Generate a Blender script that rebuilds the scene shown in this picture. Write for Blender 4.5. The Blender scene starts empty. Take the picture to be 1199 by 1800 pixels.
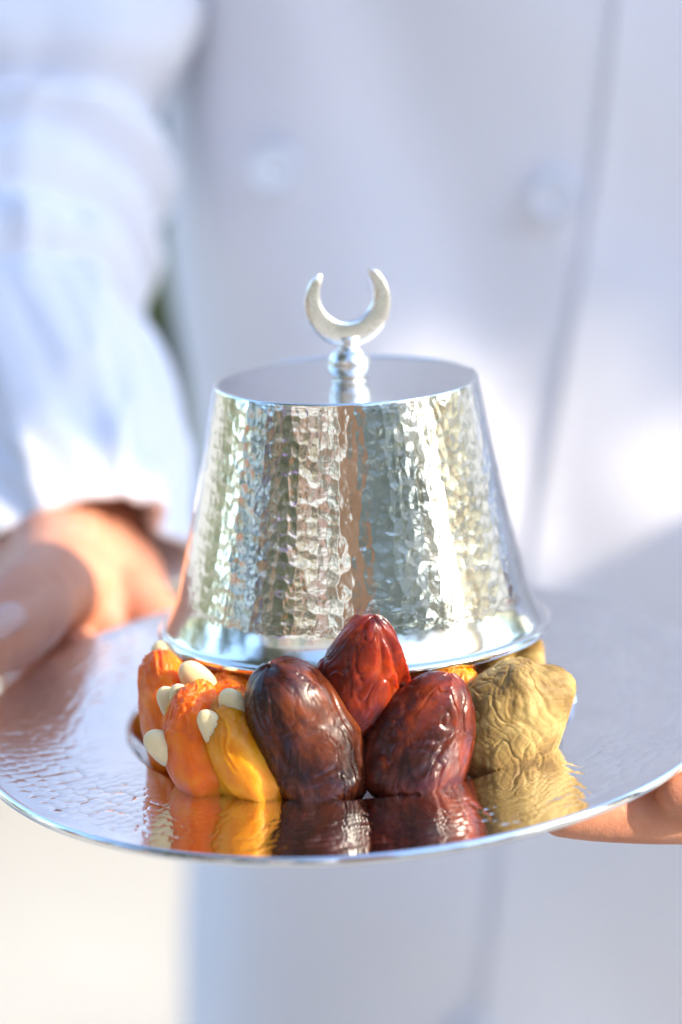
import bpy, bmesh, math, random
import numpy as np
from mathutils import Vector, Matrix

random.seed(7)
RNG = np.random.RandomState(11)
R_ = math.radians
SC = bpy.context.scene
COL = SC.collection

# ------------------------------------------------------------------ camera
cam_d = bpy.data.cameras.new('camera')
cam = bpy.data.objects.new('camera', cam_d)
COL.objects.link(cam)
SC.camera = cam
cr, cu, cf = Vector((.9971, -.0248, -.0714)), Vector((.0756, .3092, .948)), Vector((.0014, .9507, -.3102))
cf.normalize()
cr = (cr - cf * cr.dot(cf)).normalized()
cu = cr.cross(cf)
M = Matrix((cr, cu, -cf)).transposed().to_4x4()
M.translation = (0, -.9325, .3611)
cam.matrix_world = M
cam_d.sensor_fit = 'VERTICAL'
cam_d.sensor_height = 36
cam_d.sensor_width = 24
cam_d.lens = 6307.7 / 1800 * 36
cam_d.clip_start = .05
cam_d.clip_end = 3000
cam_d.dof.use_dof = True
cam_d.dof.focus_distance = .952
cam_d.dof.aperture_fstop = 4.3
cam_d.dof.aperture_blades = 9

# ------------------------------------------------------------------ light
SUN_AZ, SUN_EL = R_(72), R_(27)          # azimuth from the camera side (-y) towards +x
sdir = Vector((math.sin(SUN_AZ) * math.cos(SUN_EL), -math.cos(SUN_AZ) * math.cos(SUN_EL), math.sin(SUN_EL)))
world = bpy.data.worlds.new('World')
SC.world = world
world.use_nodes = True
wn = world.node_tree
sky = wn.nodes.new('ShaderNodeTexSky')
sky.sky_type = 'NISHITA'
sky.sun_disc = False
sky.sun_elevation = SUN_EL
sky.sun_rotation = math.pi - SUN_AZ
sky.air_density = 1.0
sky.dust_density = .7
sky.ozone_density = 2.3
wn.links.new(sky.outputs[0], wn.nodes['Background'].inputs[0])
wn.nodes['Background'].inputs[1].default_value = .15
sun_d = bpy.data.lights.new('sun', 'SUN')
sun_d.energy = 2.0
sun_d.angle = R_(.5)
sun_d.color = (1, .86, .68)
sun = bpy.data.objects.new('sun', sun_d)
sun.rotation_euler = (-sdir).to_track_quat('-Z', 'Y').to_euler()
COL.objects.link(sun)
SC.view_settings.view_transform = 'Standard'
SC.view_settings.look = 'None'
SC.view_settings.gamma = 1
SC.view_settings.exposure = 2.08
SC.cycles.use_denoising = True
SC.cycles.max_bounces = 10
SC.cycles.caustics_reflective = True
SC.cycles.sample_clamp_indirect = 6
SC.render.film_transparent = False

# ------------------------------------------------------------------ noise (numpy)
def _hash(i, j, k, s):
    n = (i * 374761393 + j * 668265263 + k * 2147483647 + s * 974634777) & 0xffffffff
    n = ((n ^ (n >> 13)) * 1274126177) & 0xffffffff
    n = (n ^ (n >> 16)) & 0xffffffff
    return n / 4294967295.0 * 2 - 1

def vnoise(P, s=0):
    P = np.asarray(P, float)
    I = np.floor(P).astype(np.int64)
    F = P - I
    U = F * F * F * (F * (F * 6 - 15) + 10)
    out = 0
    for a in (0, 1):
        for b in (0, 1):
            for c in (0, 1):
                w = (U[..., 0] if a else 1 - U[..., 0]) * (U[..., 1] if b else 1 - U[..., 1]) * (U[..., 2] if c else 1 - U[..., 2])
                out = out + w * _hash(I[..., 0] + a, I[..., 1] + b, I[..., 2] + c, s)
    return out

def fbm(P, o=4, s=0, g=.5):
    P = np.asarray(P, float)
    r, a = 0, 1
    for i in range(o):
        r = r + a * vnoise(P * 2 ** i + 17.3 * i, s + i)
        a *= g
    return r

def ridged(P, o=3, s=0, g=.5):
    P = np.asarray(P, float)
    r, a = 0, 1
    for i in range(o):
        r = r + a * (1 - 2 * np.abs(vnoise(P * 2 ** i + 9.1 * i, s + i)))
        a *= g
    return r

def sm(x, a, b):
    t = np.clip((x - a) / (b - a), 0, 1)
    return t * t * (3 - 2 * t)

# ------------------------------------------------------------------ materials
def mat(name):
    m = bpy.data.materials.new(name)
    m.use_nodes = True
    nt = m.node_tree
    b = nt.nodes['Principled BSDF']
    return m, nt, b, nt.nodes, nt.links

def N(nt, t, **kw):
    n = nt.nodes.new('ShaderNode' + t)
    for k, v in kw.items():
        if hasattr(n, k):
            setattr(n, k, v)
        else:
            n.inputs[k.replace('_', ' ')].default_value = v
    return n

def ramp(nt, stops, fac=None, interp='LINEAR'):
    r = nt.nodes.new('ShaderNodeValToRGB')
    r.color_ramp.interpolation = interp
    e = r.color_ramp.elements
    while len(e) < len(stops):
        e.new(.5)
    for i, (p, c) in enumerate(stops):
        e[i].position = p
        e[i].color = (*c, 1) if len(c) == 3 else (c[0], c[0], c[0], 1)
    if fac is not None:
        nt.links.new(fac, r.inputs[0])
    return r

def coords(nt, kind='Object', scale=(1, 1, 1)):
    tc = nt.nodes.new('ShaderNodeTexCoord')
    mp = nt.nodes.new('ShaderNodeMapping')
    mp.inputs['Scale'].default_value = scale
    nt.links.new(tc.outputs[kind], mp.inputs[0])
    return mp.outputs[0]

def noise_tex(nt, vec, scale, detail=4, rough=.5, dist=0):
    n = nt.nodes.new('ShaderNodeTexNoise')
    n.inputs['Scale'].default_value = scale
    n.inputs['Detail'].default_value = detail
    n.inputs['Roughness'].default_value = rough
    n.inputs['Distortion'].default_value = dist
    nt.links.new(vec, n.inputs['Vector'])
    return n.outputs['Fac']

def mth(nt, op, a, b=None, c=None):
    n = nt.nodes.new('ShaderNodeMath')
    n.operation = op
    for i, v in enumerate((a, b, c)):
        if v is None:
            continue
        if isinstance(v, (int, float)):
            n.inputs[i].default_value = v
        else:
            nt.links.new(v, n.inputs[i])
    return n.outputs[0]

def bump(nt, height, dist, strength=1, prev=None):
    b = nt.nodes.new('ShaderNodeBump')
    b.inputs['Distance'].default_value = dist
    b.inputs['Strength'].default_value = strength
    nt.links.new(height, b.inputs['Height'])
    if prev is not None:
        nt.links.new(prev, b.inputs['Normal'])
    return b.outputs[0]

def simple(name, col, rough=.5, metal=0, var=.0, vscale=10, sss=0, sssr=(1, .3, .1), sscale=.005, bmp=0, bscale=100, spec=.5):
    m, nt, b, nd, lk = mat(name)
    b.inputs['Roughness'].default_value = rough
    b.inputs['Metallic'].default_value = metal
    b.inputs['Specular IOR Level'].default_value = spec
    v = coords(nt)
    if var:
        f = noise_tex(nt, v, vscale, 5, .6)
        r = ramp(nt, [(.3, tuple(c * (1 - var) for c in col)), (.7, tuple(min(1, c * (1 + var)) for c in col))], f)
        lk.new(r.outputs[0], b.inputs['Base Color'])
    else:
        b.inputs['Base Color'].default_value = (*col, 1)
    if sss:
        b.inputs['Subsurface Weight'].default_value = sss
        b.inputs['Subsurface Radius'].default_value = sssr
        b.inputs['Subsurface Scale'].default_value = sscale
    if bmp:
        lk.new(bump(nt, noise_tex(nt, v, bscale, 5, .6), bmp), b.inputs['Normal'])
    return m

def metal_lid():
    m, nt, b, nd, lk = mat('hammered_silver')
    b.inputs['Metallic'].default_value = 1
    uv = coords(nt, 'UV')
    wob = noise_tex(nt, uv, 300, 3, .55)
    cell = N(nt, 'TexVoronoi', voronoi_dimensions='2D', feature='SMOOTH_F1')
    cell.inputs['Scale'].default_value = 1
    cell.inputs['Smoothness'].default_value = .35
    cell.inputs['Randomness'].default_value = .6
    mp = nt.nodes.new('ShaderNodeMapping')
    mp.inputs['Scale'].default_value = (1 / .0030, 1 / .0040, 1)
    lk.new(uv, mp.inputs[0])
    lk.new(mp.outputs[0], cell.inputs['Vector'])
    d2 = mth(nt, 'MULTIPLY', cell.outputs['Distance'], cell.outputs['Distance'])
    # the fine second pass of strikes
    mp2 = nt.nodes.new('ShaderNodeMapping')
    mp2.inputs['Scale'].default_value = (1 / .0021, 1 / .0019, 1)
    lk.new(uv, mp2.inputs[0])
    c2 = N(nt, 'TexVoronoi', voronoi_dimensions='2D', feature='SMOOTH_F1')
    c2.inputs['Scale'].default_value = 1
    c2.inputs['Smoothness'].default_value = .5
    lk.new(mp2.outputs[0], c2.inputs['Vector'])
    # mask: hammering only between the smooth foot band and the top edge
    sep = nt.nodes.new('ShaderNodeSeparateXYZ')
    lk.new(uv, sep.inputs[0])
    lo = N(nt, 'MapRange', interpolation_type='SMOOTHSTEP')
    lo.inputs['From Min'].default_value = .0085
    lo.inputs['From Max'].default_value = .0125
    lk.new(mth(nt, 'ADD', sep.outputs[1], mth(nt, 'MULTIPLY', mth(nt, 'SUBTRACT', wob, .5), .004)), lo.inputs['Value'])
    hi = N(nt, 'MapRange', interpolation_type='SMOOTHSTEP')
    hi.inputs['From Min'].default_value = .0705
    hi.inputs['From Max'].default_value = .0685
    lk.new(sep.outputs[1], hi.inputs['Value'])
    mask = mth(nt, 'MULTIPLY', lo.outputs[0], hi.outputs[0])
    dn = noise_tex(nt, mp.outputs[0], .62, 2, .45)
    h = mth(nt, 'ADD', mth(nt, 'MULTIPLY', d2, .75), mth(nt, 'MULTIPLY', c2.outputs['Distance'], .10))
    h = mth(nt, 'ADD', h, mth(nt, 'MULTIPLY', dn, .8))
    h = mth(nt, 'ADD', h, mth(nt, 'MULTIPLY', wob, .35))
    h = mth(nt, 'MULTIPLY', h, mask)
    n1 = bump(nt, h, .00024)
    # faint turning lines
    mp3 = nt.nodes.new('ShaderNodeMapping')
    mp3.inputs['Scale'].default_value = (60, 2600, 1)
    lk.new(uv, mp3.inputs[0])
    ln = noise_tex(nt, mp3.outputs[0], 1, 2, .5)
    n2 = bump(nt, ln, .000006, 1, n1)
    lk.new(n2, b.inputs['Normal'])
    tarn = noise_tex(nt, uv, 60, 5, .65)
    r = ramp(nt, [(.3, (.80, .79, .73)), (.7, (.94, .93, .87))], tarn)
    lk.new(r.outputs[0], b.inputs['Base Color'])
    rr = ramp(nt, [(.25, (.10,)), (.75, (.17,))], tarn)
    lk.new(rr.outputs[0], b.inputs['Roughness'])
    return m

def metal_plain(name, rough=.12, col=(.9, .9, .88)):
    m, nt, b, nd, lk = mat(name)
    b.inputs['Metallic'].default_value = 1
    v = coords(nt)
    f = noise_tex(nt, v, 90, 6, .65)
    r = ramp(nt, [(.3, tuple(c * .92 for c in col)), (.7, col)], f)
    lk.new(r.outputs[0], b.inputs['Base Color'])
    rr = ramp(nt, [(.25, (rough * .75,)), (.75, (rough * 1.35,))], f)
    lk.new(rr.outputs[0], b.inputs['Roughness'])
    lk.new(bump(nt, noise_tex(nt, v, 260, 3, .5), .00003), b.inputs['Normal'])
    return m

def metal_plate():
    m, nt, b, nd, lk = mat('hammered_plate')
    b.inputs['Metallic'].default_value = 1
    uv = coords(nt, 'UV')               # (arc length, radius) in metres
    tot = None
    mp = nt.nodes.new('ShaderNodeMapping')
    mp.inputs['Scale'].default_value = (1 / .0038, 1 / .0034, 1)
    lk.new(uv, mp.inputs[0])
    cell = N(nt, 'TexVoronoi', voronoi_dimensions='2D', feature='F1')
    cell.inputs['Scale'].default_value = 1
    cell.inputs['Randomness'].default_value = .68
    lk.new(mp.outputs[0], cell.inputs['Vector'])
    d2 = mth(nt, 'MULTIPLY', cell.outputs['Distance'], cell.outputs['Distance'])
    sep = nt.nodes.new('ShaderNodeSeparateXYZ')
    lk.new(uv, sep.inputs[0])
    a = N(nt, 'MapRange', interpolation_type='SMOOTHSTEP')
    a.inputs['From Min'].default_value = .0675
    a.inputs['From Max'].default_value = .0790
    lk.new(sep.outputs[1], a.inputs['Value'])
    c = N(nt, 'MapRange', interpolation_type='SMOOTHSTEP')
    c.inputs['From Min'].default_value = .1015
    c.inputs['From Max'].default_value = .0975
    lk.new(sep.outputs[1], c.inputs['Value'])
    mask = mth(nt, 'MULTIPLY', a.outputs[0], c.outputs[0])
    big = noise_tex(nt, uv, 45, 2, .5)
    amp = N(nt, 'MapRange')
    amp.inputs['From Min'].default_value = .35
    amp.inputs['From Max'].default_value = .65
    amp.inputs['To Min'].default_value = .45
    amp.inputs['To Max'].default_value = 1.0
    lk.new(big, amp.inputs['Value'])
    hh = mth(nt, 'ADD', mth(nt, 'MULTIPLY', d2, .6), mth(nt, 'MULTIPLY', mth(nt, 'POWER', cell.outputs['Distance'], 4), .9))
    h = mth(nt, 'MULTIPLY', mth(nt, 'MULTIPLY', hh, mask), amp.outputs[0])
    n1 = bump(nt, h, .00025)
    n2 = bump(nt, noise_tex(nt, uv, 160, 3, .5), .00004, 1, n1)
    lk.new(n2, b.inputs['Normal'])
    tarn = noise_tex(nt, uv, 70, 6, .7)
    r = ramp(nt, [(.3, (.82, .82, .84)), (.7, (.92, .92, .93))], tarn)
    lk.new(r.outputs[0], b.inputs['Base Color'])
    rr = ramp(nt, [(.25, (.055,)), (.75, (.10,))], tarn)
    lk.new(rr.outputs[0], b.inputs['Roughness'])
    return m

def date_mat(name, dark, mid, light, sss=.5, seed=0.):
    m, nt, b, nd, lk = mat(name)
    v = coords(nt)
    mp = nt.nodes.new('ShaderNodeMapping')
    mp.inputs['Location'].default_value = (seed, seed * .7, seed * 1.3)
    mp.inputs['Scale'].default_value = (1, 1, .55)
    lk.new(v, mp.inputs[0])
    f = noise_tex(nt, mp.outputs[0], 95, 6, .66, .5)
    r = ramp(nt, [(.36, dark), (.52, mid), (.70, light)], f)
    lk.new(r.outputs[0], b.inputs['Base Color'])
    b.inputs['Subsurface Weight'].default_value = sss
    b.inputs['Subsurface Radius'].default_value = (1, .12, .03)
    b.inputs['Subsurface Scale'].default_value = .007
    f2 = noise_tex(nt, mp.outputs[0], 150, 5, .6, 1.0)
    rr = ramp(nt, [(.35, (.20,)), (.7, (.42,))], f2)
    lk.new(rr.outputs[0], b.inputs['Roughness'])
    b.inputs['Specular IOR Level'].default_value = .45
    b.inputs['Coat Weight'].default_value = .0
    b.inputs['Coat Roughness'].default_value = .10
    # thin wandering creases
    vn = noise_tex(nt, mp.outputs[0], 75, 3, .5, 1.6)
    cr_ = mth(nt, 'ABSOLUTE', mth(nt, 'SUBTRACT', vn, .5))
    crr = ramp(nt, [(0, (0,)), (.10, (1,))], cr_, 'EASE')
    n1 = bump(nt, crr.outputs[0], .00010)
    n2 = bump(nt, f2, .00010, 1, n1)
    n3 = bump(nt, noise_tex(nt, v, 1100, 3, .5), .00002, 1, n2)
    lk.new(n3, b.inputs['Normal'])
    return m

def apricot_mat(name, dark, mid, light):
    m, nt, b, nd, lk = mat(name)
    v = coords(nt)
    f = noise_tex(nt, v, 70, 5, .6, .5)
    r = ramp(nt, [(.3, dark), (.5, mid), (.72, light)], f)
    lk.new(r.outputs[0], b.inputs['Base Color'])
    b.inputs['Subsurface Weight'].default_value = .7
    b.inputs['Subsurface Radius'].default_value = (1, .38, .08)
    b.inputs['Subsurface Scale'].default_value = .006
    b.inputs['Specular IOR Level'].default_value = .45
    st = coords(nt, 'Object', (1, 1, .25))
    f2 = noise_tex(nt, st, 700, 4, .6, .8)
    n1 = bump(nt, f2, .00022)
    n2 = bump(nt, noise_tex(nt, v, 260, 4, .6, 1.0), .0003, 1, n1)
    lk.new(n2, b.inputs['Normal'])
    rr = ramp(nt, [(.35, (.26,)), (.65, (.50,))], f2)
    lk.new(rr.outputs[0], b.inputs['Roughness'])
    return m

def fig_mat():
    m, nt, b, nd, lk = mat('dried_fig_skin')
    v = coords(nt)
    f = noise_tex(nt, v, 85, 6, .65, .8)
    r = ramp(nt, [(.28, (.11, .055, .016)), (.47, (.29, .185, .055)), (.68, (.52, .39, .15))], f)
    lk.new(r.outputs[0], b.inputs['Base Color'])
    b.inputs['Subsurface Weight'].default_value = .35
    b.inputs['Subsurface Radius'].default_value = (1, .5, .15)
    b.inputs['Subsurface Scale'].default_value = .003
    b.inputs['Roughness'].default_value = .58
    b.inputs['Specular IOR Level'].default_value = .3
    f2 = noise_tex(nt, v, 300, 4, .6, .6)
    n1 = bump(nt, f2, .00022)
    lk.new(n1, b.inputs['Normal'])
    return m

def skin_mat():
    m, nt, b, nd, lk = mat('skin')
    v = coords(nt)
    f = noise_tex(nt, v, 38, 5, .6, .3)
    r = ramp(nt, [(.3, (.56, .215, .12)), (.55, (.67, .295, .175)), (.75, (.74, .38, .245))], f)
    lk.new(r.outputs[0], b.inputs['Base Color'])
    b.inputs['Subsurface Weight'].default_value = .35
    b.inputs['Subsurface Radius'].default_value = (1, .3, .15)
    b.inputs['Subsurface Scale'].default_value = .006
    b.inputs['Roughness'].default_value = .48
    vor = N(nt, 'TexVoronoi', feature='DISTANCE_TO_EDGE')
    vor.inputs['Scale'].default_value = 700
    lk.new(v, vor.inputs['Vector'])
    n1 = bump(nt, vor.outputs['Distance'], .00008)
    n2 = bump(nt, noise_tex(nt, v, 220, 4, .6), .0004, 1, n1)
    lk.new(n2, b.inputs['Normal'])
    return m

def cloth_mat():
    m, nt, b, nd, lk = mat('white_cotton')
    v = coords(nt)
    f = noise_tex(nt, v, 9, 4, .6)
    r = ramp(nt, [(.3, (.83, .84, .90)), (.7, (.88, .88, .93))], f)
    lk.new(r.outputs[0], b.inputs['Base Color'])
    b.inputs['Roughness'].default_value = .85
    b.inputs['Specular IOR Level'].default_value = .25
    b.inputs['Sheen Weight'].default_value = .15
    b.inputs['Sheen Roughness'].default_value = .5
    w1 = N(nt, 'TexWave', wave_type='BANDS', bands_direction='DIAGONAL')
    w1.inputs['Scale'].default_value = 420
    w1.inputs['Distortion'].default_value = .6
    lk.new(v, w1.inputs['Vector'])
    n1 = bump(nt, w1.outputs['Fac'], .00012)
    lk.new(n1, b.inputs['Normal'])
    return m

MT = {}
MT['lid'] = metal_lid()
MT['plain'] = metal_plain('polished_silver', .14, (.82, .83, .84))
MT['cast'] = metal_plain('cast_silver', .25, (.92, .90, .84))
MT['plate'] = metal_plate()
MT['skin'] = skin_mat()
MT['cloth'] = cloth_mat()
MT['fig'] = fig_mat()
MT['almond'] = simple('blanched_almond', (.80, .66, .38), .38, var=.10, vscale=160, sss=.5, sssr=(1, .7, .4), sscale=.003, bmp=.00015, bscale=420)
MT['nail'] = simple('finger_nail', (.78, .46, .37), .22, sss=.3, sscale=.003)
MT['trousers'] = simple('dark_trousers', (.03, .03, .04), .8)
MT['shoe'] = simple('black_leather', (.02, .02, .02), .4)
MT['button'] = simple('button_plastic', (.76, .80, .88), .25)

# ------------------------------------------------------------------ mesh helpers
def obj(name, me, m=None, parent=None, loc=None, rot=None):
    o = bpy.data.objects.new(name, me)
    COL.objects.link(o)
    if m is not None:
        me.materials.append(m)
    if parent is not None:
        o.parent = parent
    if loc is not None:
        o.location = loc
    if rot is not None:
        o.matrix_world = Matrix.Translation(loc or (0, 0, 0)) @ rot.to_4x4()
    return o

def tag(o, label=None, cat=None, group=None, kind=None):
    if label: o['label'] = label
    if cat: o['category'] = cat
    if group: o['group'] = group
    if kind: o['kind'] = kind
    return o

def pymesh(name, V, F, uv=None, smooth=True):
    me = bpy.data.meshes.new(name)
    me.from_pydata([tuple(v) for v in V], [], F)
    if smooth:
        me.polygons.foreach_set('use_smooth', [True] * len(me.polygons))
    me.update()
    return me

def gridmesh(name, P, wrap=True, uv=None, caps=(True, True), smooth=True):
    """P[nv, nu, 3]; u wraps when wrap is set; poles are closed with fans."""
    nv, nu = P.shape[:2]
    V = P.reshape(-1, 3)
    vi = np.arange(nv * nu).reshape(nv, nu)
    if wrap:
        nxt = np.roll(vi, -1, 1)
        Q = np.stack([vi[:-1], nxt[:-1], nxt[1:], vi[1:]], -1).reshape(-1, 4)
    else:
        Q = np.stack([vi[:-1, :-1], vi[:-1, 1:], vi[1:, 1:], vi[1:, :-1]], -1).reshape(-1, 4)
    me = bpy.data.meshes.new(name)
    tri = []
    Vx = V
    if wrap:
        ex = []
        n0 = len(V)
        if caps[0]:
            ex.append(P[0].mean(0)); k = n0 + len(ex) - 1
            tri += [(k, int(vi[0, (j + 1) % nu]), int(vi[0, j])) for j in range(nu)]
        if caps[1]:
            ex.append(P[-1].mean(0)); k = n0 + len(ex) - 1
            tri += [(k, int(vi[-1, j]), int(vi[-1, (j + 1) % nu])) for j in range(nu)]
        if ex:
            Vx = np.concatenate([V, np.array(ex)])
    nq, nt_ = len(Q), len(tri)
    me.vertices.add(len(Vx)); me.vertices.foreach_set('co', Vx.astype(np.float32).ravel())
    loops = np.concatenate([Q.ravel(), np.array(tri, np.int64).ravel()]) if nt_ else Q.ravel()
    me.loops.add(len(loops)); me.loops.foreach_set('vertex_index', loops.astype(np.int32))
    me.polygons.add(nq + nt_)
    st = np.concatenate([np.arange(nq) * 4, nq * 4 + np.arange(nt_) * 3]).astype(np.int32)
    me.polygons.foreach_set('loop_start', st)
    me.polygons.foreach_set('use_smooth', np.full(nq + nt_, smooth))
    me.update(calc_edges=True)
    if uv is not None:              # uv[nv, nu+1, 2] for wrapped grids (handles the seam)
        L = me.uv_layers.new(name='UVMap')
        if wrap:
            a, b = uv[:-1, :-1], uv[:-1, 1:]
            c, d = uv[1:, 1:], uv[1:, :-1]
        else:
            a, b, c, d = uv[:-1, :-1], uv[:-1, 1:], uv[1:, 1:], uv[1:, :-1]
        q = np.stack([a, b, c, d], -2).reshape(-1, 2)
        if nt_:
            q = np.concatenate([q, np.zeros((nt_ * 3, 2))])
        L.data.foreach_set('uv', q.astype(np.float32).ravel())
    me.validate()
    return me

def lathe(name, prof, nu=256, uvr=None, caps=(False, False)):
    prof = np.array(prof, float)
    th = np.pi / 2 + np.linspace(0, 2 * np.pi, nu, endpoint=False)
    P = np.stack([prof[:, 0:1] * np.cos(th), prof[:, 0:1] * np.sin(th), np.repeat(prof[:, 1:2], nu, 1)], -1)
    uv = None
    if uvr is not None:
        rr, kind = uvr
        t = np.linspace(0, 2 * np.pi, nu + 1)
        vv = prof[:, 1] if kind == 'h' else prof[:, 0]
        uv = np.stack([np.repeat((t * rr)[None], len(prof), 0), np.repeat(vv[:, None], nu + 1, 1)], -1)
    return gridmesh(name, P, True, uv, caps)

def frame_z(axis, front=Vector((0, -1, 0))):
    z = Vector(axis).normalized()
    y = -(front - z * front.dot(z)).normalized()
    x = y.cross(z)
    return Matrix((x, y, z)).transposed()

def smooth_path(pts, n):
    """Catmull-Rom through pts (k, d)."""
    p = np.array(pts, float)
    p = np.concatenate([2 * p[:1] - p[1:2], p, 2 * p[-1:] - p[-2:-1]])
    out = []
    k = len(p) - 3
    for t in np.linspace(0, k, n):
        i = min(int(t), k - 1); f = t - i
        a, b, c, d = p[i:i + 4]
        out.append(.5 * (2 * b + (c - a) * f + (2 * a - 5 * b + 4 * c - d) * f * f + (3 * b - a - 3 * c + d) * f ** 3))
    return np.array(out)

def tube(pts, rad, nu=64, n=120, ref=(0, 0, 1)):
    c = smooth_path(np.c_[pts, rad], n)
    C, r = c[:, :3], c[:, 3]
    T = np.gradient(C, axis=0); T /= np.linalg.norm(T, axis=1)[:, None]
    ref = np.array(ref, float)
    X = np.cross(T, ref); X /= np.linalg.norm(X, axis=1)[:, None]
    Y = np.cross(T, X)
    th = np.linspace(0, 2 * np.pi, nu, endpoint=False)
    D = np.cos(th)[None, :, None] * X[:, None] + np.sin(th)[None, :, None] * Y[:, None]
    return C, r, D, th

# ================================================================== large structure
# ------------------------------------------------------------------ ground
GZ = -1.12
m, nt, b, nd, lk = mat('pale_paving')
v = coords(nt)
f = noise_tex(nt, v, 1.7, 8, .65)
r = ramp(nt, [(.3, (.44, .40, .33)), (.7, (.58, .54, .45))], f)
lk.new(r.outputs[0], b.inputs['Base Color'])
b.inputs['Roughness'].default_value = .9
lk.new(bump(nt, noise_tex(nt, v, 60, 6, .6), .004), b.inputs['Normal'])
me = pymesh('ground', [(-900, -900, GZ), (900, -900, GZ), (900, 900, GZ), (-900, 900, GZ)], [(0, 1, 2, 3)], smooth=False)
tag(obj('ground', me, m), kind='structure')

# ------------------------------------------------------------------ trees, hedge and house behind the camera (they show in the hammered lid)
def leaf_mat(name, a, b_):
    m, nt, b, nd, lk = mat(name)
    oi = nt.nodes.new('ShaderNodeNewGeometry')
    f = noise_tex(nt, coords(nt), 3.0, 5, .7)
    mx = mth(nt, 'ADD', mth(nt, 'MULTIPLY', f, .6), mth(nt, 'MULTIPLY', oi.outputs['Random Per Island'], .4))
    r = ramp(nt, [(.3, a), (.7, b_)], mx)
    lk.new(r.outputs[0], b.inputs['Base Color'])
    b.inputs['Roughness'].default_value = .5
    b.inputs['Transmission Weight'].default_value = 0
    return m
MT['leaf'] = leaf_mat('olive_leaf', (.11, .14, .07), (.28, .31, .20))
MT['leaf2'] = leaf_mat('cypress_leaf', (.04, .075, .025), (.11, .16, .06))
MT['bark'] = simple('bark', (.16, .10, .06), .9, var=.4, vscale=12, bmp=.02, bscale=20)

def leaves_mesh(name, C, size, seed):
    rg = np.random.RandomState(seed)
    n = len(C)
    A = rg.normal(size=(n, 3)); A /= np.linalg.norm(A, axis=1)[:, None]
    B = rg.normal(size=(n, 3)); B -= A * (A * B).sum(1)[:, None]; B /= np.linalg.norm(B, axis=1)[:, None]
    s = size * (.6 + .8 * rg.rand(n))[:, None]
    V = np.stack([C - A * s, C + B * s * .45, C + A * s, C - B * s * .45], 1).reshape(-1, 3)
    me = bpy.data.meshes.new(name)
    me.vertices.add(4 * n); me.vertices.foreach_set('co', V.astype(np.float32).ravel())
    me.loops.add(4 * n); me.loops.foreach_set('vertex_index', np.arange(4 * n, dtype=np.int32))
    me.polygons.add(n); me.polygons.foreach_set('loop_start', (np.arange(n) * 4).astype(np.int32))
    me.update(calc_edges=True)
    return me

def limb_mesh(name, segs):
    V, F = [], []
    for a, b, ra, rb in segs:
        a, b = np.array(a, float), np.array(b, float)
        t = b - a; t /= np.linalg.norm(t)
        x = np.cross(t, [.3, 1, .2]); x /= np.linalg.norm(x); y = np.cross(t, x)
        k = len(V)
        for c, r in ((a, ra), (b, rb)):
            for q in range(10):
                an = q * math.tau / 10
                V.append(c + (x * math.cos(an) + y * math.sin(an)) * r)
        for q in range(10):
            F.append((k + q, k + (q + 1) % 10, k + 10 + (q + 1) % 10, k + 10 + q))
        F.append(tuple(k + 10 + q for q in range(10)))
    return pymesh(name, V, F)

def tree(base, trunk_h, crown_pts, leaf, size, m, label, seed, group=None, name='olive_tree', tr=.12, limb_v=None):
    base = np.array(base, float)
    root = bpy.data.objects.new(name, None); COL.objects.link(root); root.location = base
    C = crown_pts - base
    top = np.array([0, 0, trunk_h])
    rg = np.random.RandomState(seed)
    far = C if limb_v is None else C[crown_pts @ SV > limb_v]
    segs = [((0, 0, 0), top * .55 + rg.normal(0, .03, 3), tr, tr * .75), (top * .55, top, tr * .75, tr * .6)]
    for q in range(9):
        e = far[rg.randint(len(far))]
        mid = top + (e - top) * .5 + rg.normal(0, .08, 3)
        segs += [(top * .97, mid, tr * .4, tr * .2), (mid, e, tr * .2, tr * .05)]
    obj('trunk', limb_mesh('trunk', segs), MT['bark'], root)
    obj('crown', leaves_mesh('crown', C, size, seed), m, root)
    tag(root, label, 'tree', group)
    return root

def clumps(center, rad, n, k, seed, sig=.16):
    rg = np.random.RandomState(seed)
    d = rg.normal(size=(k, 3)); d /= np.linalg.norm(d, axis=1)[:, None]
    cc = d * (rg.rand(k, 1) ** .45) * np.array(rad)
    i = rg.randint(k, size=n)
    p = cc[i] + rg.normal(0, sig, (n, 3)) * (np.array(rad) / max(rad)) * max(rad) * .9
    return p + np.array(center)

# unseen shade trees towards the sun: crowns cut to shape the light on the jacket
S = np.array(sdir)
SU = np.array([-math.sin(SUN_EL) * math.sin(SUN_AZ), math.sin(SUN_EL) * math.cos(SUN_AZ), math.cos(SUN_EL)])   # up across the beam
SV = np.cross(SU, S)                                                                                     # sideways across the beam
if SV[1] < 0: SV = -SV                                                                                   # towards +y
def sun_crown(spec, D, thick, seed):
    """crown filled densely over rectangles (v0, v1, w0, w1, count) across the beam, D metres towards the sun."""
    rg = np.random.RandomState(seed)
    out = []
    for v0, v1, w0, w1, n in spec:
        v = rg.uniform(v0, v1, n); w = rg.uniform(w0, w1, n); t = rg.uniform(-thick, thick, n)
        v = v + .02 * fbm(np.c_[w * 9, t, t * 0], 2, seed)
        w = w + .02 * fbm(np.c_[v * 9, t, t * 0 + 5], 2, seed + 3)
        out.append(S * (D + t)[:, None] + SV * v[:, None] + SU * w[:, None])
    return np.concatenate(out)
def beam_line(p, q):        # straight edge across the beam through two places on the jacket
    p, q = np.array(p, float), np.array(q, float)
    v0, w0, v1, w1 = p @ SV, p @ SU, q @ SV, q @ SU
    return lambda v: w0 + (v - v0) * (w1 - w0) / (v1 - v0)
edge_top = beam_line((.105, .30, .014), (-.04, .30, .020))
edge_bot = beam_line((.105, .30, -.048), (-.04, .30, -.048))
FV, FW = float(np.array([.112, .30, -.208]) @ SV), float(np.array([.112, .30, -.208]) @ SU)   # small opening cut in the lower crown for a fleck of sun
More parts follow.
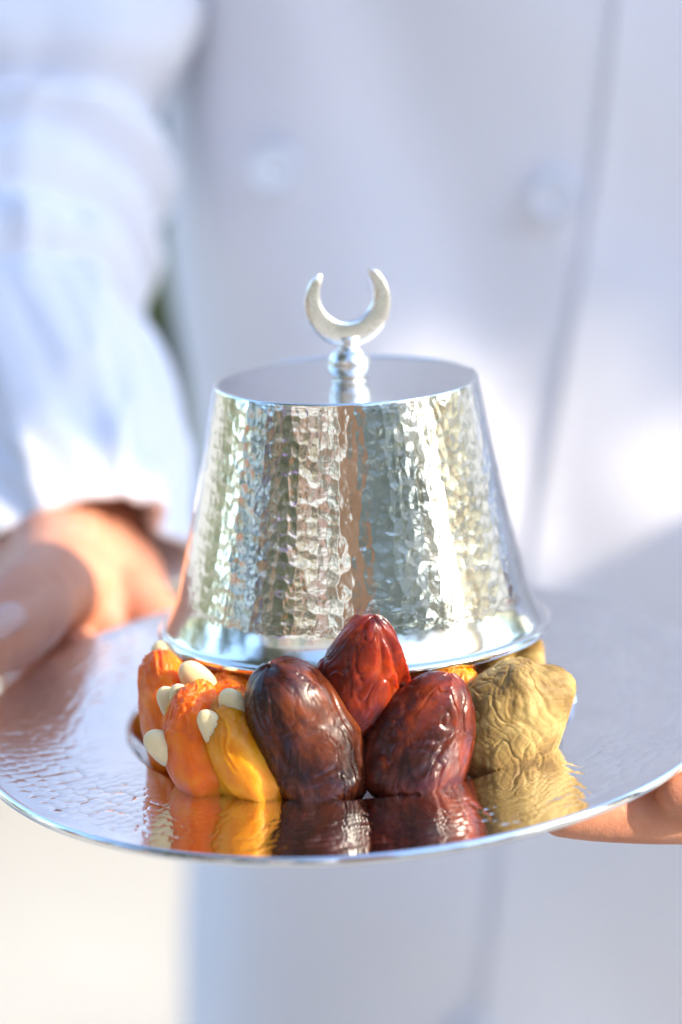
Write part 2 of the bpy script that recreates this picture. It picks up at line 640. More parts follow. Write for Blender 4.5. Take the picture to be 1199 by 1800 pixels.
def keep_where(P, f):
    v, w = P @ SV, P @ SU
    return P[f(v, w)]
crownA = keep_where(sun_crown([(.138, 1.3, -.9, 1.2, 26000), (.138, .45, -.5, .8, 9000)], 4.2, .45, 5), lambda v, w: (w > edge_top(v) + .018) | (v < .245))
bA = S * 4.2 + SV * .9
tree((bA[0], bA[1], GZ), 2.1, crownA, 1, .032, MT['leaf'], 'unseen green tree at the far right, its crown shaped to shade the upper jacket', 21, limb_v=.7)
crownB = keep_where(sun_crown([(.138, 1.3, -1.2, .6, 16000), (.138, .45, -.9, .6, 8000)], 3.4, .4, 9), lambda v, w: ((w < edge_bot(v) - .035) | (v < .245)) & (((v - FV) / .020) ** 2 + ((w - FW) / .022) ** 2 > 1))
bB = S * 3.4 + SV * .8
tree((bB[0], bB[1], GZ), 1.4, crownB, 1, .032, MT['leaf'], 'added lower green tree at the right, its crown shaped to shade the jacket below the plate', 22, tr=.09, limb_v=.7)

# row of olive trees behind the camera to the right
for i, (x, y, h, rr, sd) in enumerate([(2.6, -5.2, 2.4, 1.6, 31), (4.3, -4.7, 2.2, 1.4, 32), (1.25, -7.2, 3.2, 1.5, 33), (5.2, -3.3, 2.0, 1.0, 34), (5.6, 3.6, 2.2, 1.2, 35), (3.2, 5.6, 2.1, 1.2, 36)]):
    tree((x, y, GZ), h * .75, clumps((x, y, GZ + h + .5), (rr, rr, rr * 1.2), 4200, 34, sd), 1, .08, MT['leaf'],
         ['olive tree mirrored in the right half of the lid', 'olive tree mirrored near the right edge of the lid', 'olive tree mirrored just right of the middle of the lid', 'small olive tree nearest the sun at the right of the camera',
          'olive tree level with the person far to the right', 'olive tree far behind the person to the right'][i],
         sd, 'olive trees behind the camera')
for i, (x, y, h, sd) in enumerate([(-1.9, -6.2, 4.6, 41), (-3.7, -5.6, 4.4, 42), (-5.4, -3.6, 4.8, 43), (-6.0, -1.2, 4.5, 44)]):
    tree((x, y, GZ), h * .4, clumps((x, y, GZ + h * .55), (.36, .36, h * .5), 4200, 40, sd, .10), 1, .06, MT['leaf2'],
         ['slim dark cypress mirrored left of the middle of the lid', 'slim dark cypress mirrored in the left part of the lid',
          'tall slim cypress mirrored near the left edge of the lid', 'slim cypress mirrored at the outermost left edge of the lid'][i], sd, 'cypress trees behind the camera', 'cypress_tree', .08)

hx = np.random.RandomState(77)
hp = np.c_[hx.uniform(-1.9, 2.2, 9000), hx.uniform(3.3, 4.0, 9000), hx.uniform(GZ + .02, GZ + 1.3, 9000)]
tag(obj('hedge', leaves_mesh('hedge', hp, .06, 78), MT['leaf2']), 'dark clipped hedge standing on the paving far behind the person', 'hedge')
for i, (x, y, h, rr, sd) in enumerate([(-5.6, -2.4, 1.9, 1.0, 51), (-5.9, .1, 2.0, 1.1, 52), (-5.2, 2.3, 1.7, 1.0, 53), (-3.4, -3.3, 1.5, .6, 54)]):
    tree((x, y, GZ), h * .75, clumps((x, y, GZ + h + .5), (rr, rr, rr * 1.2), 2600, 26, sd), 1, .08, MT['leaf'],
         ['young tree in the left garden standing beside the tall cypress', 'young tree in the left garden level with the plate', 'young tree in the left garden behind the plate', 'smallest young tree in front of the garden house'][i],
         sd, 'young trees in the left garden', 'young_tree', .07)
# unseen pillar added behind the camera to give the orange stripe in the lid
def boxmesh(name, bxs, bev=.0):
    bm = bmesh.new()
    for (x0, x1, y0, y1, z0, z1) in bxs:
        r = bmesh.ops.create_cube(bm, size=1)
        bmesh.ops.scale(bm, vec=(x1 - x0, y1 - y0, z1 - z0), verts=r['verts'])
        bmesh.ops.translate(bm, vec=((x0 + x1) / 2, (y0 + y1) / 2, (z0 + z1) / 2), verts=r['verts'])
    if bev:
        bmesh.ops.bevel(bm, geom=bm.edges[:], offset=bev, segments=2, affect='EDGES')
    me = bpy.data.meshes.new(name); bm.to_mesh(me); bm.free()
    return me
MT['wood'] = simple('orange_brown_paint', (.50, .22, .09), .6, var=.35, vscale=6, bmp=.004, bscale=40)
MT['white'] = simple('white_render', (.62, .53, .38), .8, var=.06, vscale=3)
MT['terra'] = simple('terracotta_paint', (.50, .20, .10), .7, var=.2, vscale=5)
MT['cream'] = simple('cream_render', (.62, .47, .27), .8, var=.1, vscale=3)
MT['glass'] = simple('window_glass', (.06, .08, .10), .05)
post = bpy.data.objects.new('standin_post', None); COL.objects.link(post); post.location = (.05, -3.3, GZ)
obj('shaft', boxmesh('shaft', [(-.42, .42, -.3, .3, .12, 4.6)], .02), MT['wood'], post)
obj('plinth', boxmesh('plinth', [(-.5, .5, -.38, .38, 0, .12)], .01), MT['white'], post)
obj('cap', boxmesh('cap', [(-.5, .5, -.38, .38, 4.603, 4.75)], .01), MT['white'], post)
tag(post, 'added orange brown pillar standing in for the stripe mirrored in the middle of the lid', 'post')

def parasol(x, y, h, r, m, label):
    root = bpy.data.objects.new('parasol', None); COL.objects.link(root); root.location = (x, y, GZ)
    obj('pole', lathe('pole', [(.025, .05), (.025, h + .05)], 16, None, (True, True)), MT['white'], root)
    obj('foot', lathe('foot', [(.25, 0), (.25, .04), (.05, .07)], 24, None, (True, True)), MT['white'], root)
    n = 48; rows = []
    for t in np.linspace(0, 1, 10):
        th_ = np.linspace(0, 2 * np.pi, n, endpoint=False)
        rr = (.03 + (r - .03) * t) * (1 - .05 * t * np.abs(np.sin(th_ * 4)))
        rows.append(np.stack([rr * np.cos(th_), rr * np.sin(th_), h - .42 * t ** 1.2 + 0 * th_], -1))
    rows.append(rows[-1] + np.array([0, 0, -.16]))
    obj('canopy', gridmesh('canopy', np.array(rows), True, None, (True, False)), m, root).modifiers.new('t', 'SOLIDIFY').thickness = .004
    tag(root, label, 'parasol', 'parasols in the garden behind the camera')
MT['plum'] = simple('plum_fabric', (.16, .09, .34), .8)
MT['coral'] = simple('coral_fabric', (.62, .20, .12), .8)
MT['cream_cloth'] = simple('cream_fabric', (.70, .55, .33), .8)
parasol(-2.9, -4.4, 3.1, .50, MT['cream_cloth'], 'widest cream parasol in the garden behind the camera')
parasol(-3.9, -3.2, 3.3, .42, MT['plum'], 'purple parasol in the garden behind the camera')
parasol(-1.2, -4.4, 3.6, .42, MT['cream_cloth'], 'tallest cream parasol in the garden behind the camera')
MT['far_leaf'] = leaf_mat('far_tree_leaf', (.07, .10, .05), (.19, .22, .13))
fr = np.random.RandomState(91)
fa = fr.uniform(R_(-150), R_(128), 22000)
frr = fr.uniform(19, 23, 22000)
fh = fr.rand(22000) ** .8 * (3.4 + 1.6 * vnoise(np.c_[fa * 9, fa * 0, fa * 0], 5) + .8 * vnoise(np.c_[fa * 31, fa * 0, fa * 0], 6))
tag(obj('distant_trees', leaves_mesh('distant_trees', np.c_[frr * np.sin(fa), -frr * np.cos(fa), GZ + .05 + fh], .26, 92), MT['far_leaf']),
    'belt of far trees round the garden behind the camera', 'trees', kind='stuff')
for nm, c0, c1 in (('pink', (.55, .16, .14), (.75, .36, .30)), ('orange', (.62, .24, .06), (.80, .45, .18)), ('violet', (.20, .12, .45), (.38, .28, .62)), ('white', (.62, .62, .58), (.80, .80, .76))):
    MT[nm] = leaf_mat(nm + '_blossom', c0, c1)
for i, (az, dd, h, w, nm) in enumerate([(-88, 4.2, 1.75, .30, 'pink'), (-76, 3.9, 1.9, .22, 'orange'), (-68, 4.4, 2.1, .26, 'violet'), (-57, 4.0, 2.0, .26, 'white'), (-43, 4.3, 2.1, .22, 'orange'),
                                        (-28, 4.0, 2.2, .20, 'white'), (-14, 4.4, 2.3, .24, 'orange'), (-100, 4.4, 1.7, .3, 'white'), (60, 4.8, 1.7, .22, 'white'), (28, 4.6, 1.9, .16, 'orange')]):
    a_ = R_(az)
    x, y = dd * math.sin(a_), -dd * math.cos(a_)
    root = bpy.data.objects.new('flowering_shrub', None); COL.objects.link(root); root.location = (x, y, GZ)
    rg = np.random.RandomState(300 + i)
    obj('stem', limb_mesh('stem', [((0, 0, 0), (rg.normal(0, .06), rg.normal(0, .06), h * .6), .025, .012) for _ in range(4)]), MT['bark'], root)
    cl = clumps((0, 0, h * .62), (w, w, h * .42), 1100, 20, 310 + i, .10)
    obj('leaves', leaves_mesh('leaves', cl, .045, 320 + i), MT['leaf2'], root)
    cl = clumps((0, 0, h * .66), (w * 1.12, w * 1.12, h * .44), 700, 26, 330 + i, .07)
    obj('blossom', leaves_mesh('blossom', cl, .045, 340 + i), MT[nm], root)
    wh = {0: 'pink blossom, level with the plate on the left', 1: 'orange blossom, farthest left of the orange ones', 2: 'violet blossom, the only violet one', 3: 'white blossom, beside the violet one',
          4: 'orange blossom, in front of the garden house', 5: 'white blossom, in front of the garden house', 6: 'orange blossom, nearest the added pillar on its left', 7: 'white blossom, left of the pink one',
          8: 'white blossom, alone on the right near the sun', 9: 'orange blossom, among the olive trees on the right'}[i]
    tag(root, 'garden shrub behind the camera with ' + wh, 'shrub', 'flowering shrubs in the garden')

tree((-3.3, -1.6, GZ), 3.0, clumps((-2.3, -1.0, GZ + 4.3), (1.9, 1.9, 1.0), 15000, 60, 61), 1, .09, MT['leaf'],
     'added broad tree out of view on the left, its crown dimming the sky light on the sleeve and the plate', 61, name='added_shade_tree', tr=.16)  # added out of view to hold sky light off the sleeve and plate
# garden house behind the camera to the left
house = bpy.data.objects.new('house', None); COL.objects.link(house); house.location = (-6.5, -9.5, GZ)
house.rotation_euler = (0, 0, R_(-34))
obj('wall', boxmesh('wall', [(-6, 6, -.3, 0, 0, 8.6)]), MT['white'], house)
MT['sage'] = simple('sage_paint', (.16, .22, .12), .7, var=.1, vscale=3)
for row in range(2):
    for i in range(9):
        x, z0 = -5.6 + i * 1.27, 3.3 + row * 2.7
        w = obj('window', boxmesh('window', [(x, x + .46, .003, .06, z0, z0 + 1.8)], .01), MT['white'], house)
        obj('pane', boxmesh('pane', [(x + .05, x + .41, .063, .075, z0 + .06, z0 + 1.74)]), MT['glass'], w)
        sm_ = MT[('terra', 'cream', 'sage')[(i + row) % 3]]
        obj('shutter', boxmesh('shutter', [(x - .32, x - .02, .003, .05, z0, z0 + 1.8)], .01), sm_, house)
        obj('shutter', boxmesh('shutter', [(x + .48, x + .78, .003, .05, z0, z0 + 1.8)], .01), sm_, house)
for i in range(5):
    x = -4.6 + i * 2.2
    obj('column', lathe('column', [(.17, 0), (.14, .1), (.13, 2.5), (.19, 2.62), (.19, 2.7)], 24, caps=(True, True)), MT['cream'], house).location = (x, 1.6, 0)
obj('porch_roof', boxmesh('porch_roof', [(-6, 6, .063, 1.9, 2.703, 2.82)], .01), MT['terra'], house)
obj('roof', boxmesh('roof', [(-6.3, 6.3, -.8, .5, 8.603, 8.8)], .02), MT['terra'], house)
tag(house, 'white garden house with terracotta shutters mirrored in the left half of the lid', 'house')

# ================================================================== the plate
prof = []
for r in np.linspace(0, 0.0552, 40): prof.append((r, -.0100))
wl = smooth_path([(.0552, -.0100), (.0562, -.0097), (.0571, -.0088), (.0610, -.0038), (.0617, -.0028), (.0625, -.0021)], 40)
prof += [tuple(p) for p in wl[1:]]
for t in np.linspace(0, 1, 90)[1:]:
    r = .0625 + t * (.1035 - .0625)
    prof.append((r, -.0020 + .0016 * t + .0006 * t ** 6))
for t in np.linspace(0, 1, 18)[1:]:
    a = math.pi * .5 - t * math.pi * 1.35
    prof.append((.1037 + .0014 * math.cos(a), -.0012 + .0014 * math.sin(a) + .0002))
for r, z in [(.1025, -.0020), (.095, -.0021), (.075, -.0029), (.0640, -.0034), (.0616, -.0048), (.0583, -.0088), (.0571, -.0103), (.0553, -.0113), (.0300, -.0113), (0.0005, -.0113)]:
    prof.append((r, z))
prof[0] = (.0004, -.01)
plate = bpy.data.objects.new('serving_plate', None); COL.objects.link(plate); plate.location = (0, 0, -.0115)
def dense(prof, m_):
    return prof
pm = obj('dish', lathe('dish', prof, 720, (.084, 'r'), (True, True)), MT['plate'], plate)
pm.location = (0, 0, .0115)
tag(plate, 'round silver plate with hammered rim and sunken middle held in both hands', 'plate')

# ================================================================== the lid
ax = Vector((.0375, .0939, 1)).normalized()
LC = Vector((.0028, .018, .0176))
lrot = frame_z(ax)
lid = bpy.data.objects.new('dome_lid', None); COL.objects.link(lid)
lid.matrix_world = Matrix.Translation(LC) @ lrot.to_4x4()
pts = np.array([(.0533, .0012), (.0527, .0020), (.0517, .0040), (.0505, .0068), (.0493, .0105), (.0482, .0152), (.0460, .0250), (.0437, .0350), (.0416, .0450), (.0396, .0550), (.0377, .0650), (.0369, .0690)])
wallp = smooth_path(pts, 200)
prof = []
for t in np.linspace(0, 1, 16):        # rolled bead at the foot
    a = R_(200) + t * R_(290)
    prof.append((.0536 + .0016 * math.cos(a), .0000 + .0015 * math.sin(a)))
prof += [tuple(p) for p in wallp[2:]]
for t in np.linspace(0, 1, 8)[1:]:
    a = t * math.pi / 2
    prof.append((.0362 + .0007 * math.cos(a), .0690 + .0007 * math.sin(a) + .0006))
for t in np.linspace(0, 1, 6)[1:]:
    prof.append((.0362 - .0006 * t, .0703 - .0004 * t))
nbody = len(prof)
inner = [(p[0] - .0008, p[1]) for p in wallp[::-8]]
body_prof = [(inner[-1][0] + .0003, -.0003)] 
shell = lathe('hammered_wall', prof, 512, (.045, 'h'))
w_ = obj('hammered_wall', shell, MT['lid'], lid)
obj('inner_wall', lathe('inner_wall', inner, 128), MT['plain'], lid)
top = [(.0356, .0699)] + [(r, .0699 + .0001 * math.cos(r / .0356 * math.pi)) for r in np.linspace(.0352, .0004, 30)]
obj('top_disc', lathe('top_disc', top, 256, None, (False, True)), MT['plain'], lid)
obj('under_disc', lathe('under_disc', [(.0358, .0688), (.0004, .0688)], 128, None, (False, True)), MT['plain'], lid)

# crescent finial
fin = bpy.data.objects.new('finial', None); COL.objects.link(fin); fin.parent = lid; fin.location = (0, 0, .0699)
ballp = [(.0050, 0), (.0053, .0003)]
for a in np.linspace(-60, 60, 34):
    ballp.append((.0060 * math.cos(R_(a)), .0046 + .0052 * math.sin(R_(a))))
ballp += [(.0027, .0095), (.0025, .0106), (.0034, .0122)]
obj('ball', lathe('ball', ballp, 96, None, (True, True)), MT['cast'], lid).location = (.0012, 0, .0699)
no, Ro, Ri = 140, .0122, .0077
cz = .0216
rows = []
gap = R_(36)
for t in np.linspace(0, 1, no):
    a = math.pi / 2 + gap + t * (2 * math.pi - 2 * gap)
    po = np.array([math.cos(a) * Ro, math.sin(a) * Ro])
    # inner circle is set higher, so the horns thin out
    ic = np.array([0, .0027])
    d = np.array([math.cos(a), math.sin(a)])
    bq = d @ ic
    pi_ = d * (bq + math.sqrt(max(0, bq * bq - ic @ ic + Ri * Ri)))
    k = min(1, min(t, 1 - t) / .045) ** .5
    mid = (po + pi_) / 2
    hw = max(1e-5, np.linalg.norm(po - pi_) / 2) * max(.03, k)
    th = .0017 * (.55 + .45 * math.sin(t * math.pi)) * max(.03, k)
    ring = []
    for q in range(28):
        an = q * math.tau / 28
        cx = math.copysign(abs(math.cos(an)) ** .45, math.cos(an)) * hw
        cy = math.copysign(abs(math.sin(an)) ** .40, math.sin(an)) * th
        ring.append((mid[0] + d[0] * cx, cy, cz + mid[1] + d[1] * cx))
    rows.append(ring)
cr_o = obj('crescent', gridmesh('crescent', np.array(rows), True), MT['cast'], lid)
cr_o.location = (.0024, 0, .0699)
cr_o.rotation_euler = (0, R_(-3), R_(12))
bpy.data.objects.remove(fin)
tag(lid, 'silver dome lid with hammered side, flat top and upright crescent finial resting on the fruit', 'lid')

# ================================================================== fruit
def fruit(name, bot, top, m, shape, label, cat, group, nu=200, nv=150, front=Vector((0, -1, 0))):
    bot, top = Vector(bot), Vector(top)
    a = (top - bot).length / 2
    v_ = np.linspace(0, np.pi, nv + 2)[1:-1]
    u_ = np.linspace(0, 2 * np.pi, nu, endpoint=False)
    U, Vv = np.meshgrid(u_, v_)
    D = np.stack([np.sin(Vv) * np.cos(U), np.sin(Vv) * np.sin(U), -np.cos(Vv)], -1)
    P = shape(D, U, a)
    o = obj(name, gridmesh(name, P, True), m)
    o.matrix_world = Matrix.Translation((bot + top) / 2) @ frame_z(top - bot, front).to_4x4()
    tag(o, label, cat, group)
    return o

def date_shape(rx, ry, seed, wr=1., dent=0, tipn=.0, bulge=0.):
    def f(D, U, a):
        z = D[..., 2]
        hor = np.stack([np.cos(U), np.sin(U)], -1)
        rad = (1 - np.abs(z) ** 3.3) ** (1 / 2.0)
        R0 = rad * (1 - tipn * sm(z, -.2, 1) + bulge * (1 - z * z) * (.3 - z))
        q = np.stack([hor[..., 0], hor[..., 1], z * 1.3], -1)
        env = sm(1 - np.abs(z), 0, .25)
        lump = fbm(q * 1.2 + seed, 2, seed) * .055
        warp = fbm(q * 1.2 + 5 + seed, 2, seed + 7)
        w2_ = fbm(q * 1.2 + 25 + seed, 2, seed + 8)
        qc = np.stack([hor[..., 0] * 1.25 + warp * .8, hor[..., 1] * 1.25 + w2_ * .6, z * 1.0 + warp * .9], -1)
        n1 = .6 * vnoise(qc * 1.25, seed + 11) + .4 * vnoise(qc[..., [1, 2, 0]] * 1.7 + 2.5, seed + 14)
        valley = np.exp(-(n1 / .075) ** 2)                  # narrow furrows
        ridge = np.exp(-((n1 - .17) / .07) ** 2)            # with a raised lip beside them
        n2 = vnoise(qc * 2.7 + 3, seed + 12)
        v2 = np.exp(-(n2 / .10) ** 2)
        rr = R0 * (1 + lump) + wr * env * (-.050 * valley + .030 * ridge - .018 * v2)
        x = hor[..., 0] * rr * rx
        y = hor[..., 1] * rr * ry
        zz = z * a * (1 + .03 * fbm(q * 1.6, 2, seed + 3))
        if dent:
            n3 = np.sin(hor[..., 1] * 6.5 + z * 1.2 + warp * 3.0)
            sh = dent * env * sm(hor[..., 0], .0, .7) * (.5 + .5 * n3) ** 1.5
            x = x * (1 - sh); y = y * (1 - sh)
        return np.stack([x, y, zz], -1)
    return f

MT['date_dark'] = date_mat('dark_date_skin', (.018, .005, .003), (.072, .015, .006), (.21, .046, .010), .3, 0)
MT['date_red'] = date_mat('red_date_skin', (.05, .005, .002), (.20, .015, .004), (.50, .065, .006), .85, 3.1)
MT['date_mid'] = date_mat('brown_red_date_skin', (.030, .005, .003), (.115, .015, .005), (.34, .050, .008), .55, 6.3)
DG = 'dates standing at the front of the plate'
fruit('date', (-.0042, -.0495, -.0100), (-.0206, -.0525, .0336), MT['date_dark'], date_shape(.0134, .0128, 3, .45, 0, .03, .12),
      'darkest brown date on the left, leaning towards the orange apricots', 'date', DG, 260, 220)
fruit('date', (-.0005, -.0400, .0015), (.0076, -.0475, .0430), MT['date_red'], date_shape(.0134, .0100, 21, .6, .22, .34, .10),
      'tallest translucent red date standing behind the other two against the lid', 'date', DG, 260, 220)
fruit('date', (.0098, -.0510, -.0100), (.0266, -.0500, .0262), MT['date_mid'], date_shape(.0142, .0125, 35, .42, .04, .26, .12),
      'reddish brown date on the right, touching the dried fig', 'date', DG, 260, 220)

def fig_shape(rx, ry, seed):
    def f(D, U, a):
        z = D[..., 2]
        hor = np.stack([np.cos(U), np.sin(U)], -1)
        q = D
        warp = fbm(q * 1.6 + 3, 2, seed + 5)
        lump = fbm(q * 1.2 + seed, 2, seed) * .10
        wp2 = fbm(q * 2.2 + 9, 2, seed + 6)
        ac = q[..., 0] * .45 + q[..., 2] * .89; al = q[..., 0] * .89 - q[..., 2] * .45
        qa = np.stack([al * 1.9 + warp * .5, q[..., 1] * 2.0 + warp * .4, ac * 4.6 + wp2 * .7 + 11.3], -1)
        n1 = vnoise(qa, seed + 9); n2 = vnoise(qa * 2.3 + 4, seed + 10); n3 = vnoise(q * 7 + warp[..., None] * 2, seed + 12)
        w1 = np.exp(-(n1 / .17) ** 2) + .40 * np.exp(-(n2 / .25) ** 2) + .30 * np.exp(-(n3 / .25) ** 2)
        rr = 1 + lump + .02 - .028 * w1
        P = q * rr[..., None]
        x, y, zz = P[..., 0] * rx, P[..., 1] * ry, P[..., 2] * a
        # stem lobe, upper right
        s = np.exp(-((q[..., 0] - .62) ** 2 + (q[..., 2] - .72) ** 2) / .10)
        x = x * (1 - .22 * sm(-q[..., 2], -.1, .9)) + s * .0030; zz = zz + s * .0030
        # pinched valley between lobe and body
        p_ = np.exp(-((q[..., 0] - .16) ** 2) / .02) * sm(z, .55, .95)
        zz = zz - p_ * .0010
        # squashed base
        zz = np.where(zz < -.72 * a, -.72 * a + (zz + .72 * a) * .35, zz)
        return np.stack([x, y, zz], -1)
    return f
fruit('dried_fig', (.0325, -.0390, -.0122), (.0490, -.0340, .0220), MT['fig'], fig_shape(.0150, .0138, 4),
      'wrinkled khaki brown dried fig at the right of the dates', 'fig', None, 300, 240)
fruit('dried_fig', (.044, .006, -.0100), (.045, .004, .0125), MT['fig'], fig_shape(.0105, .012, 14),
      'dried fig in the shade under the right side of the lid', 'fig', None, 160, 120)

def apricot_shape(rx, ry, seed, bend=.25):
    def f(D, U, a):
        q = D
        z = q[..., 2]
        warp = fbm(q * 1.4 + 2, 2, seed + 5)
        lump = fbm(q * 1.5 + seed, 2, seed) * .09
        w = ridged(np.stack([q[..., 0] * 4 + warp * 2, q[..., 1] * 3 + warp, q[..., 2] * 1.6 + warp], -1), 2, seed + 13)
        w2 = ridged(q * 6 + warp[..., None] * 2, 2, seed + 31)
        rr = 1 + lump + .022 * w * sm(z, -.6, .9) + .030 * w2 * sm(z, .1, .8)
        P = q * rr[..., None]
        x, y, zz = P[..., 0] * rx, P[..., 1] * ry, P[..., 2] * a
        # the slit where the nuts are pushed in runs along the left (-x) side
        g = np.exp(-(q[..., 1] ** 2) / .018) * sm(-q[..., 0], .1, .7)
        x = x + g * rx * .34
        lip = np.exp(-((np.abs(q[..., 1]) - .24) ** 2) / .02) * sm(-q[..., 0], .2, .8)
        x = x - lip * rx * .10
        x = x + bend * rx * (1 - z * z) - bend * rx * .5
        return np.stack([x, y, zz], -1)
    return f
MT['apr_o'] = apricot_mat('orange_apricot', (.66, .075, .000), (.90, .17, .000), (.94, .32, .005))
MT['apr_y'] = apricot_mat('yellow_apricot', (.70, .19, .000), (.82, .29, .001), (.86, .42, .02))
MT['apr_d'] = apricot_mat('deep_orange_apricot', (.66, .09, .000), (.88, .19, .000), (.92, .32, .01))
AG = 'dried apricots stuffed with almonds'
fruit('dried_apricot', (-.0335, -.0460, -.0095), (-.0435, -.0380, .0240), MT['apr_o'], apricot_shape(.0104, .0120, 3, -.30),
      'bright orange dried apricot with one pale almond sticking out low on its left', 'apricot', AG, 220, 180)
fruit('dried_apricot', (-.0215, -.0520, -.0095), (-.0340, -.0450, .0225), MT['apr_y'], apricot_shape(.0100, .0120, 8, -.15),
      'yellow orange dried apricot touching the darkest date', 'apricot', AG, 220, 180)
fruit('dried_apricot', (-.0475, -.0250, -.0085), (-.0500, -.0140, .0262), MT['apr_d'], apricot_shape(.0088, .0125, 15, .2),
      'deep orange dried apricot at the far left under the lid rim', 'apricot', AG, 200, 160)
fruit('dried_apricot', (-.0300, -.0250, -.0080), (-.0330, -.0230, .0200), MT['apr_d'], apricot_shape(.0130, .0120, 19, .1),
      'shaded dried apricot under the lid above the yellow one', 'apricot', AG, 160, 120)
fruit('dried_apricot', (.0270, -.0300, -.0080), (.0290, -.0270, .0205), MT['apr_y'], apricot_shape(.0095, .0100, 25, .1),
      'dried apricot squeezed between the right date and the fig', 'apricot', AG, 120, 100)
fruit('dried_apricot', (-.0430, .0180, -.0095), (-.0440, .0200, .0160), MT['apr_o'], apricot_shape(.0110, .0130, 29, .1),
      'dried apricot hidden in the shade under the left side of the lid', 'apricot', AG, 100, 80)
fruit('dried_apricot', (.0100, .0450, -.0095), (.0105, .0460, .0120), MT['apr_o'], apricot_shape(.0140, .0120, 33, .1),
      'dried apricot hidden under the back of the lid', 'apricot', AG, 100, 80)

def almond(bot, tip, r, label, seed):
    def sh(D, U, a):
        z = D[..., 2]
        tap = (1 - .10 * sm(z, -.3, 1.0)) * (1 + .12 * sm(z, .2, .9))
        rr = 1 + .03 * fbm(D * 2 + seed, 2, seed)
        return np.stack([D[..., 0] * r * tap * rr, D[..., 1] * r * .68 * tap * rr, z * a], -1)
    return fruit('almond', bot, tip, MT['almond'], sh, label, 'almond', 'blanched almonds stuck in the apricots', 56, 44)
almond((-.0440, -.0430, .0030), (-.0546, -.0455, .0142), .0044, 'largest blanched almond, sticking out low at the left of the bright orange apricot', 51)
almond((-.0440, -.0350, .0110), (-.0500, -.0365, .0235), .0036, 'left one of two blanched almonds side by side behind the bright orange apricot', 52)
almond((-.0425, -.0365, .0120), (-.0460, -.0385, .0248), .0037, 'right one of two blanched almonds side by side behind the bright orange apricot', 53)
almond((-.0320, -.0515, .0085), (-.0392, -.0532, .0224), .0038, 'blanched almond at the upper left edge of the yellow orange apricot', 54)
almond((-.0280, -.0480, .0120), (-.0325, -.0500, .0268), .0040, 'blanched almond standing between the yellow apricot and the darkest date', 55)
almond((-.0370, -.0240, .0150), (-.0440, -.0290, .0270), .0042, 'blanched almond tucked just under the lid rim at the left', 56)
almond((-.0480, -.0110, .0160), (-.0512, -.0100, .0272), .0038, 'blurred almond behind the deep orange apricot at the far left', 57)

# ================================================================== the person
person = bpy.data.objects.new('person', None); COL.objects.link(person); person.location = (.13, .42, GZ)
tag(person, 'person in a white double breasted jacket holding the silver plate out with both hands', 'person')
def keep(o, parent):
    o.parent = parent
    o.matrix_parent_inverse = Matrix.Translation(-parent.location)
    return o

# ---- body: one skin surface grown as a union of tapered limbs
def limbs_to_bm(chains):
    bm = bmesh.new()
    for ch in chains:
        p = smooth_path(np.array(ch, float), max(8, 7 * len(ch)))
        nsub = 18
        C, r = p[:, :3], np.maximum(p[:, 3], .001)
        T = np.gradient(C, axis=0); T /= np.linalg.norm(T, axis=1)[:, None]
        # rounded ends
        e0 = [(C[0] - T[0] * r[0] * math.sin(a), r[0] * math.cos(a)) for a in (1.45, 1.1, .7, .35)]
        e1 = [(C[-1] + T[-1] * r[-1] * math.sin(a), r[-1] * math.cos(a)) for a in (.35, .7, 1.1, 1.45)]
        CC = np.array([x[0] for x in e0] + list(C) + [x[0] for x in e1])
        RR = np.array([x[1] for x in e0] + list(r) + [x[1] for x in e1])
        TT = np.concatenate([np.repeat(T[:1], 4, 0), T, np.repeat(T[-1:], 4, 0)])
        ref = np.array([.13, .21, .97])
        X = np.cross(TT, ref); nX = np.linalg.norm(X, axis=1)
        X /= nX[:, None]
        Y = np.cross(TT, X)
        th = np.linspace(0, 2 * np.pi, nsub, endpoint=False)
        P = CC[:, None] + RR[:, None, None] * (np.cos(th)[None, :, None] * X[:, None] + np.sin(th)[None, :, None] * Y[:, None])
        vs = [[bm.verts.new(q) for q in row] for row in P]
        for i in range(len(vs) - 1):
            for j in range(nsub):
                bm.faces.new((vs[i][j], vs[i][(j + 1) % nsub], vs[i + 1][(j + 1) % nsub], vs[i + 1][j]))
        bm.faces.new(vs[0][::-1]); bm.faces.new(vs[-1])
    bmesh.ops.recalc_face_normals(bm, faces=bm.faces[:])
    return bm

def remesh(bm, voxel, smooth_it):
    me = bpy.data.meshes.new('tmp'); bm.to_mesh(me); bm.free()
    o = bpy.data.objects.new('tmp', me); COL.objects.link(o)
    md = o.modifiers.new('r', 'REMESH'); md.mode = 'VOXEL'; md.voxel_size = voxel; md.use_smooth_shade = True
    s_ = o.modifiers.new('s', 'SMOOTH'); s_.factor = .5; s_.iterations = smooth_it
    bpy.context.view_layer.update()
    out = bpy.data.meshes.new_from_object(o.evaluated_get(bpy.context.evaluated_depsgraph_get()))
    bpy.data.objects.remove(o)
    return out

